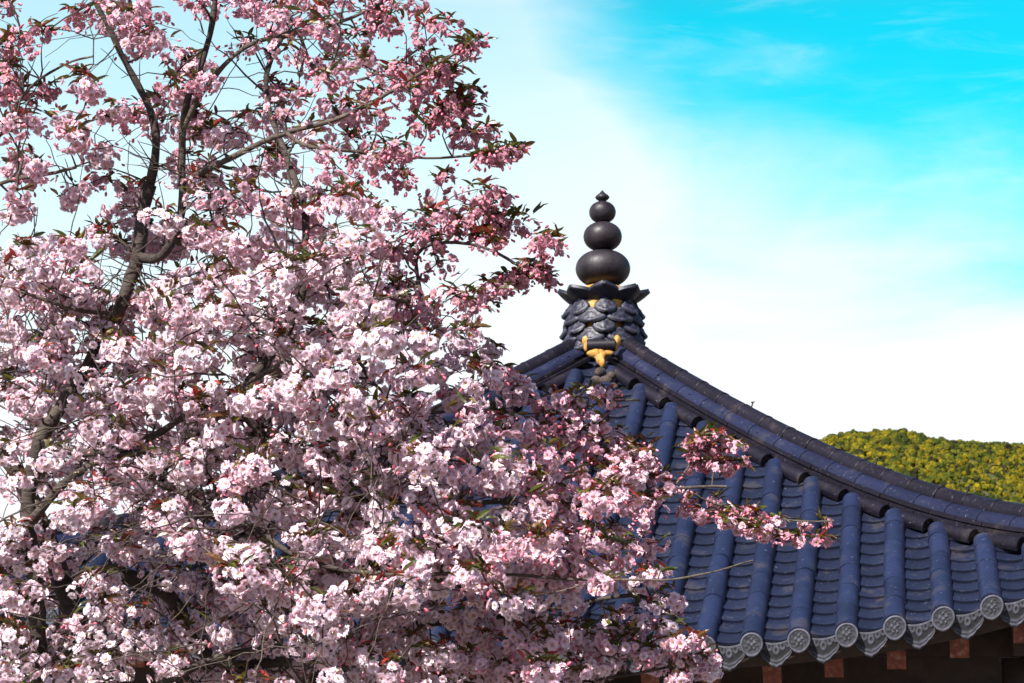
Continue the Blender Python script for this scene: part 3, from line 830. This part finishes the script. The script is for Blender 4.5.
# sprays in front of the roof and against the sky: px, py, Y, size
SPR = [(500, 155, 8.1, .75), (516, 152, 8.1, .5), (487, 160, 8.1, .6), (478, 42, 8.0, .35), (463, 55, 8.0, .55), (440, 78, 8.0, .8), (452, 70, 8.0, .6),
 (457, 104, 8.1, .65), (472, 108, 8.1, .55), (445, 118, 8.1, .7), (490, 222, 8.3, .85), (470, 214, 8.3, .8), (500, 235, 8.3, .6), (455, 228, 8.3, .7), (480, 236, 8.3, .6),
 (522, 278, 8.3, .8), (505, 285, 8.3, .8), (540, 275, 8.3, .55), (488, 290, 8.3, .7), (530, 268, 8.3, .55), (548, 282, 8.3, .4),
 (492, 350, 8.3, .55), (500, 375, 8.3, .7), (512, 395, 8.4, .7), (480, 365, 8.3, .7),
 (540, 405, 8.6, .6), (560, 398, 8.6, .45), (548, 425, 8.6, .7), (575, 412, 8.6, .6), (590, 395, 8.6, .5), (607, 402, 8.6, .42), (615, 396, 8.6, .35), (565, 440, 8.6, .7), (585, 432, 8.6, .6), (600, 425, 8.6, .5),
 (598, 455, 8.6, .7), (618, 448, 8.6, .6), (640, 462, 8.6, .6), (628, 475, 8.6, .7), (648, 478, 8.6, .6), (655, 498, 8.6, .6), (610, 490, 8.6, .8), (640, 508, 8.5, .5),
 (696, 440, 8.7, .42), (714, 436, 8.7, .45), (728, 446, 8.7, .45), (738, 462, 8.7, .38), (692, 456, 8.7, .45), (700, 468, 8.7, .5), (718, 466, 8.7, .5), (712, 452, 8.7, .42), (731, 470, 8.7, .32), (686, 447, 8.7, .3),
 (690, 508, 8.7, .45), (704, 515, 8.7, .45), (716, 505, 8.7, .4), (722, 520, 8.7, .5), (738, 512, 8.7, .48), (746, 526, 8.7, .5), (758, 516, 8.7, .4), (764, 534, 8.7, .48), (780, 538, 8.7, .42), (776, 522, 8.7, .35), (798, 540, 8.7, .38), (814, 540, 8.7, .33), (826, 541, 8.7, .28), (806, 526, 8.7, .26), (826, 524, 8.7, .2),
 (650, 560, 8.4, .3), (640, 545, 8.4, .5), (662, 545, 8.3, .25), (676, 648, 8.2, .7), (694, 640, 8.2, .5), (706, 655, 8.2, .65), (690, 665, 8.2, .8), (665, 632, 8.2, .6), (712, 672, 8.2, .55), (680, 680, 8.2, .8), (650, 655, 8.2, .8)]
for px, py, Y, s in SPR:
    clusters.append((at(px, py, Y+rnd.uniform(-.08, .08)), s*1.12, px, py))
    if s > .3: clusters.append((at(px+rnd.uniform(-9, 9), py+rnd.uniform(-6, 6), Y+rnd.uniform(-.15, .15)), s*.8, px, py))

# twigs: clusters join the nearest wood already there
kd = KDTree(len(nodes))
for i, (p, _, _) in enumerate(nodes): kd.insert(p, i)
kd.balance()
cl_o = sorted(range(len(clusters)), key=lambda i: kd.find(clusters[i][0])[2])
WOOD = {g: MB() for g in set(GRP.values())}
TW = {g: MB() for g in set(GRP.values())}
cl_limb = {}
def twig_path(a, b, bend=.18):
    L = (b-a).length; n = max(3, int(L/.05)); side = Vector((rnd.uniform(-1, 1), rnd.uniform(-1, 1), rnd.uniform(-.2, 1)))*L*bend
    pts = []
    for i in range(n+1):
        t = i/n; w = math.sin(math.pi*t)
        p = a.lerp(b, t)+side*w
        if 0 < i < n: p += Vector((rnd.uniform(-1, 1), rnd.uniform(-1, 1), rnd.uniform(-1, 1)))*.009
        pts.append(p)
    return pts
def twcol(): 
    k = rnd.uniform(.5, 1.6); return (k, k*.98, k*.98)
nb = 8; step_ = math.ceil(len(cl_o)/nb)
for b in range(nb):
    kd = KDTree(len(nodes))
    for i, (p, _, _) in enumerate(nodes): kd.insert(p, i)
    kd.balance(); new = []
    for ci in cl_o[b*step_:(b+1)*step_]:
        p = clusters[ci][0]; cand = kd.find_n(p+Vector((0, 0, -.03)), 3); q, idx, d = cand[rnd.choice((0, 0, 1))]
        nm = nodes[idx][1]; r = min(nodes[idx][2]*.75, .0065); r1 = .0020
        pts = twig_path(q.copy(), p+Vector((0, 0, .02)))
        mb = TW[GRP[nm]]; mb.cur = twcol(); m = len(pts)
        r = max(r, .0028)
        mb.tube(pts, [r+(r1-r)*i/(m-1) for i in range(m)], 5, cap=False)
        cl_limb[ci] = nm
        for i, pt in enumerate(pts[1:]): new.append((pt, nm, r+(r1-r)*(i+1)/(m-1)))
    nodes += new
# bare twigs, arching, in front of and through the blossom
inn = [i for i, (p, nm, r) in enumerate(nodes) if -60 < project(p)[0] < 700 and project(p)[1] > 0]
for _ in range(980):
    p, nm, r = nodes[rnd.choice(inn)]; px, py = project(p)
    if px > 420 and rnd.random() < .6: continue
    if px > 370 and py < 400: continue
    if px > 330 and rnd.random() < .5: continue
    L = rnd.uniform(.15, .75)*(1 if py > 380 else .7)
    if px > 560: L *= .35
    an = rnd.uniform(0, 2*math.pi); d = Vector((math.cos(an), -abs(rnd.gauss(.25, .3)), math.sin(an)*.8)).normalized()
    pts = twig_path(p.copy(), p+d*L, .12); m = len(pts); mb = TW[GRP[nm]]; mb.cur = twcol(); r0 = rnd.uniform(.0020, .0062)
    mb.tube(pts, [r0+(.0014-r0)*i/(m-1) for i in range(m)], 5, cap=False)
    if rnd.random() < .6 and m > 4:
        j = rnd.randrange(1, m-1); q = pts[j]; d2 = (d+Vector((rnd.uniform(-1, 1), rnd.uniform(-1, 1), rnd.uniform(-1, 1)))*.8).normalized()
        p2 = twig_path(q, q+d2*L*.5, .1); mm = len(p2); mb.tube(p2, [r0*.7+(.0012-r0*.7)*i/(mm-1) for i in range(mm)], 4, cap=False)

for nm in order:
    wp, rad = limbs[nm]; mb = WOOD[GRP[nm]]
    k = .8 if rad[0] > .02 else 1.35; mb.cur = (k, k, k)
    mb.tube(wp, rad, 14 if nm == 'trunk' else 9, wob=.16 if rad[0] > .012 else .05)

# ---- flower, bud and leaf templates (numpy)
def rot_to(Z, spin):
    """N,3 unit vectors -> N,3,3 matrices whose z axis is Z"""
    up = np.where(np.abs(Z[:, 2:3]) > .9, np.array([[1., 0, 0]]), np.array([[0, 0, 1.]]))
    X = np.cross(up, Z); X /= np.linalg.norm(X, axis=1, keepdims=True); Y = np.cross(Z, X)
    c, s = np.cos(spin)[:, None], np.sin(spin)[:, None]
    return np.stack([X*c+Y*s, -X*s+Y*c, Z], axis=2)
def flower_template(r_):
    V = []; F = []; D = []      # D: depth-of-pink 0..1 (0 pale rim, 1 deep throat)
    def petal_(a, R, el_, w, nu, nv):
        b = len(V); ca, sa = math.cos(a), math.sin(a); tw = r_.uniform(-.25, .25); e0 = el_+r_.uniform(-.15, .15); R = R*r_.uniform(.85, 1.12)
        for i in range(nu+1):
            t = i/nu; e = e0*(1-.55*t)+(.25*(t > .9))*r_.uniform(-1, 1); rad = .0025+R*t*math.cos(e*.9); z = R*t*math.sin(e)*1.0
            ww = w*(math.sin(math.pi*(.12+.62*t)))
            for j in range(nv+1):
                q = -1+2*j/nv; yy = q*ww; zz = z+.28*abs(q)*ww+tw*yy+r_.uniform(-.0016, .0016)*t
                rr_ = rad-(.004*(1 if (nv == 2 and j == 1 and i == nu) else 0))
                V.append((rr_*ca-yy*sa, rr_*sa+yy*ca, zz)); D.append(1-t)
        for i in range(nu):
            for j in range(nv):
                F.append((b+i*(nv+1)+j, b+(i+1)*(nv+1)+j, b+(i+1)*(nv+1)+j+1, b+i*(nv+1)+j+1))
    for k in range(8): petal_(k*math.pi/4+r_.uniform(-.15, .15), .0235, .05, .0105, 2, 2)
    for k in range(7): petal_(k*2*math.pi/7+.3+r_.uniform(-.2, .2), .0185, .62, .0088, 2, 1)
    for k in range(6): petal_(k*2*math.pi/6+.1+r_.uniform(-.3, .3), .0130, 1.15+.25*(k%2), .0066, 1, 1)
    return np.array(V), np.array(F), np.array(D)
rt_ = random.Random(11)
FT = [flower_template(rt_) for _ in range(8)]
def bud_template():
    V = []; F = []; n = 5
    prof = [(.0008, -.002), (.0035, .001), (.0046, .006), (.0032, .011), (.0004, .0135)]
    for r, z in prof:
        for k in range(n): V.append((r*math.cos(2*math.pi*k/n), r*math.sin(2*math.pi*k/n), z))
    for i in range(len(prof)-1):
        for k in range(n): F.append((i*n+k, i*n+(k+1) % n, (i+1)*n+(k+1) % n, (i+1)*n+k))
    D = np.repeat([1.0, .9, .3, .1, .1], n)
    return np.array(V), np.array(F), D
BT = bud_template()
def leaf_template(r_):
    V = []; F = []; n = 5
    for i in range(n+1):
        t = i/n; w = .30*math.sin(math.pi*min(.97, t*.9+.05))**.9*(1-.35*t)*.55; x = t; droop = -.22*t*t*r_.uniform(.6, 1.3)
        for q in (-1, 0, 1): V.append((x, q*w, droop+abs(q)*w*.55+r_.uniform(-.012, .012)))
    for i in range(n):
        for j in range(2): F.append((i*3+j, (i+1)*3+j, (i+1)*3+j+1, i*3+j+1))
    return np.array(V), np.array(F)
LT = [leaf_template(rt_) for _ in range(5)]

acc = {}   # (group, kind) -> list of (V,F,C)
def put(g, kind, tv, tf, Rm, pos, sc, col):
    """tv (v,3); Rm (n,3,3); pos (n,3); sc (n,); col (n,v,3)"""
    n = len(pos)
    V = np.einsum('nij,vj->nvi', Rm, tv)*sc[:, None, None]+pos[:, None, :]
    F = tf[None]+(np.arange(n)*len(tv))[:, None, None]
    acc.setdefault((g, kind), []).append((V.reshape(-1, 3), F.reshape(-1, 4), col.reshape(-1, 3)))
PALE = np.array((.955, .875, .94)); MIDP = np.array((.84, .54, .66)); ROSE = np.array((.50, .16, .24)); DEEP = np.array((.66, .12, .20))
batch = {}
for ci, (p, s, px, py) in enumerate(clusters):
    g = GRP[cl_limb[ci]]; inside = -40 < px < 900 and -40 < py < 720
    # fresher, more budded towards the top and the right edge
    bf_ = np.clip((300-py)/420, 0, .5)+np.clip((px-330)/700, 0, .4)*(1 if py < 430 else .6)
    if px > 520 and py < 560: bf_ = .42
    if px > 668 and py < 560: bf_ = .56
    if py < 320 and px > 395: bf_ = .74
    if py < 210 and 300 < px <= 395 and rnd.random() < .45: bf_ = .66
    bf_ = float(np.clip(bf_+rng.normal(0, .12), .02, .85))
    if 10 < py < 110 and px < 62: bf_ = .72
    nfl = int(rnd.uniform(17, 27)*s*(1.15-.72*bf_)*(1 if inside else .75)); nbd = int((2+20*bf_)*s); nlf = int(rnd.uniform(2, 11)*s+6*bf_+(9*s if rnd.random() < .3 else 0))
    yaw = rng.uniform(0, math.pi); ax = np.array([.098, .062, .046])*s
    if rnd.random() < .3: ax[0] *= 1.3
    c, sn = math.cos(yaw), math.sin(yaw); B = np.array([[c, -sn, 0], [sn, c, 0], [0, 0, 1]])
    tilt_ = rng.normal(0, .25); ct, st_ = math.cos(tilt_), math.sin(tilt_); B = B@np.array([[ct, 0, st_], [0, 1, 0], [-st_, 0, ct]])
    def shell(n, lo=.55, hi=1.05, zb=0):
        d = rng.normal(size=(n, 3)); d[:, 2] += zb; d /= np.linalg.norm(d, axis=1, keepdims=True); r = rng.uniform(lo, hi, (n, 1))
        return (d*r*ax)@B.T, d@B.T
    P0 = np.array(p)
    batch.setdefault(g, []).append((P0, s, nfl, nbd, nlf, bf_, shell(nfl, .6, 1.05, -.15), shell(nbd, .7, 1.35, -.1), B, ax))
for g, L in batch.items():
    fp = []; fd = []; fc = []; fs = []; bp = []; bd = []; bc = []; lp = []; ld = []; lc = []; ls = []
    for P0, s, nfl, nbd, nlf, bf_, (o1, d1), (o2, d2), B, ax in L:
        base_c = (PALE*(1-bf_*1.6)+MIDP*bf_*1.6) if bf_ < .6 else (MIDP*.4+ROSE*.6); base_c = np.clip(base_c, 0, .96); base_c = base_c*rng.uniform(.93, 1.04)
        for i in range(nfl):
            fp.append(P0+o1[i]); v = d1[i]+rng.normal(0, .35, 3)+np.array([0, 0, -.05]); fd.append(v/np.linalg.norm(v))
            kk = rng.uniform(0, 1)**2*.42; fc.append(base_c*(1-kk)+MIDP*kk); fs.append(rng.uniform(.66, 1.05)*(.9 if bf_ > .5 else 1.0))
        for i in range(nbd):
            bp.append(P0+o2[i]); v = d2[i]+np.array([0, 0, -.5])+rng.normal(0, .3, 3); bd.append(v/np.linalg.norm(v)); bc.append(DEEP*rng.uniform(.7, 1.3)+MIDP*rng.uniform(0, .5))
        for i in range(nlf):
            up = rng.uniform(.1, 1.0); a = rng.uniform(0, 2*math.pi)
            v = np.array([math.cos(a), math.sin(a), up*1.5-.45]); v /= np.linalg.norm(v)
            lp.append(P0+np.array([rng.normal(0, .25)*ax[0], rng.normal(0, .25)*ax[1], ax[2]*rng.uniform(.4, 1.25)])); ld.append(v)
            t = rng.random()
            lc.append((np.array((.075, .085, .012)) if t < .4 else np.array((.13, .055, .014)) if t < .72 else np.array((.16, .12, .018)) if t < .87 else np.array((.30, .035, .02)))*rng.uniform(.6, 1.2)); ls.append(rng.uniform(.042, .085))
    fp, fd, fc, fs = map(np.array, (fp, fd, fc, fs)); bp, bd, bc = map(np.array, (bp, bd, bc)); lp, ld, lc, ls = map(np.array, (lp, ld, lc, ls))
    ti = rng.integers(0, len(FT), len(fp))
    for k, (tv, tf, D) in enumerate(FT):
        m = ti == k
        if not m.any(): continue
        n = m.sum(); tcol = fc[m][:, None, :]*(1-.30*D[None, :, None])+np.array((.85, .48, .58))*(.30*D[None, :, None])
        tcol[:, D > .97] = (.6, .38, .2)
        put(g, 'blossoms', tv, tf, rot_to(fd[m], rng.uniform(0, 6.28, n)), fp[m], fs[m], tcol)
    n = len(bp)
    if n:
        tv, tf, D = BT; green = np.array((.25, .06, .03))
        tcol = bc[:, None, :]*(1-D[None, :, None]*.7)+green*(D[None, :, None]*.7)
        put(g, 'buds', tv, tf, rot_to(bd, rng.uniform(0, 6.28, n)), bp, rng.uniform(.9, 1.6, n), tcol)
        # flower stalks
        tm = MB() if False else None
    ti = rng.integers(0, len(LT), len(lp))
    for k, (tv, tf) in enumerate(LT):
        m = ti == k
        if not m.any(): continue
        n = m.sum(); X = ld[m]; up = np.array([[0, 0, 1.]])+rng.normal(0, .5, (n, 3)); Y = np.cross(up, X); Y /= np.linalg.norm(Y, axis=1, keepdims=True); Z = np.cross(X, Y)
        put(g, 'leaves', tv, tf, np.stack([X, Y, Z], axis=2), lp[m], ls[m], np.repeat(lc[m][:, None, :], len(tv), axis=1)*rng.uniform(.8, 1.2, (n, len(tv), 1)))

# stalks for buds: thin three-sided threads from the cluster heart
for g, L in batch.items():
    for P0, s, nfl, nbd, nlf, bf_, (o1, d1), (o2, d2), B, ax in L:
        mb = TW[g]; mb.cur = (1.6, 1.3, .5)
        for i in range(0, nbd, 2):
            a = Vector(P0+np.array([0, 0, ax[2]*.5])); b = Vector(P0+o2[i]); mb.tube([a, a.lerp(b, .55)+Vector((0, 0, .006)), b], [.0007, .0007, .0008], 3, cap=False)

for g in sorted(WOOD):
    nm = 'trunk' if g == 'trunk' else 'branch'
    wv = WOOD[g]
    off = np.array(TL)
    wv.v = [tuple(np.array(q)-off) for q in wv.v]
    o = wv.build(nm, M['bark'], tree)
    if TW[g].v:
        TW[g].v = [tuple(np.array(q)-off) for q in TW[g].v]
        tag(TW[g].build('twigs', M['bark'], o), kind='stuff')
    for kind, mt in (('blossoms', 'blossom'), ('buds', 'bud'), ('leaves', 'leaf')):
        L = acc.get((g, kind))
        if not L: continue
        V = np.concatenate([a for a, _, _ in L])-off; offs = np.cumsum([0]+[len(a) for a, _, _ in L[:-1]])
        F = np.concatenate([f+k for (_, f, _), k in zip(L, offs)]); C_ = np.concatenate([c for _, _, c in L])
        tag(fast_mesh(kind, V, F, M[mt], o, smooth=(kind != 'leaves'), color=C_), kind='stuff')
print('clusters', len(clusters), 'polys', sum(len(o.data.polygons) for o in S.objects if o.type == 'MESH'))
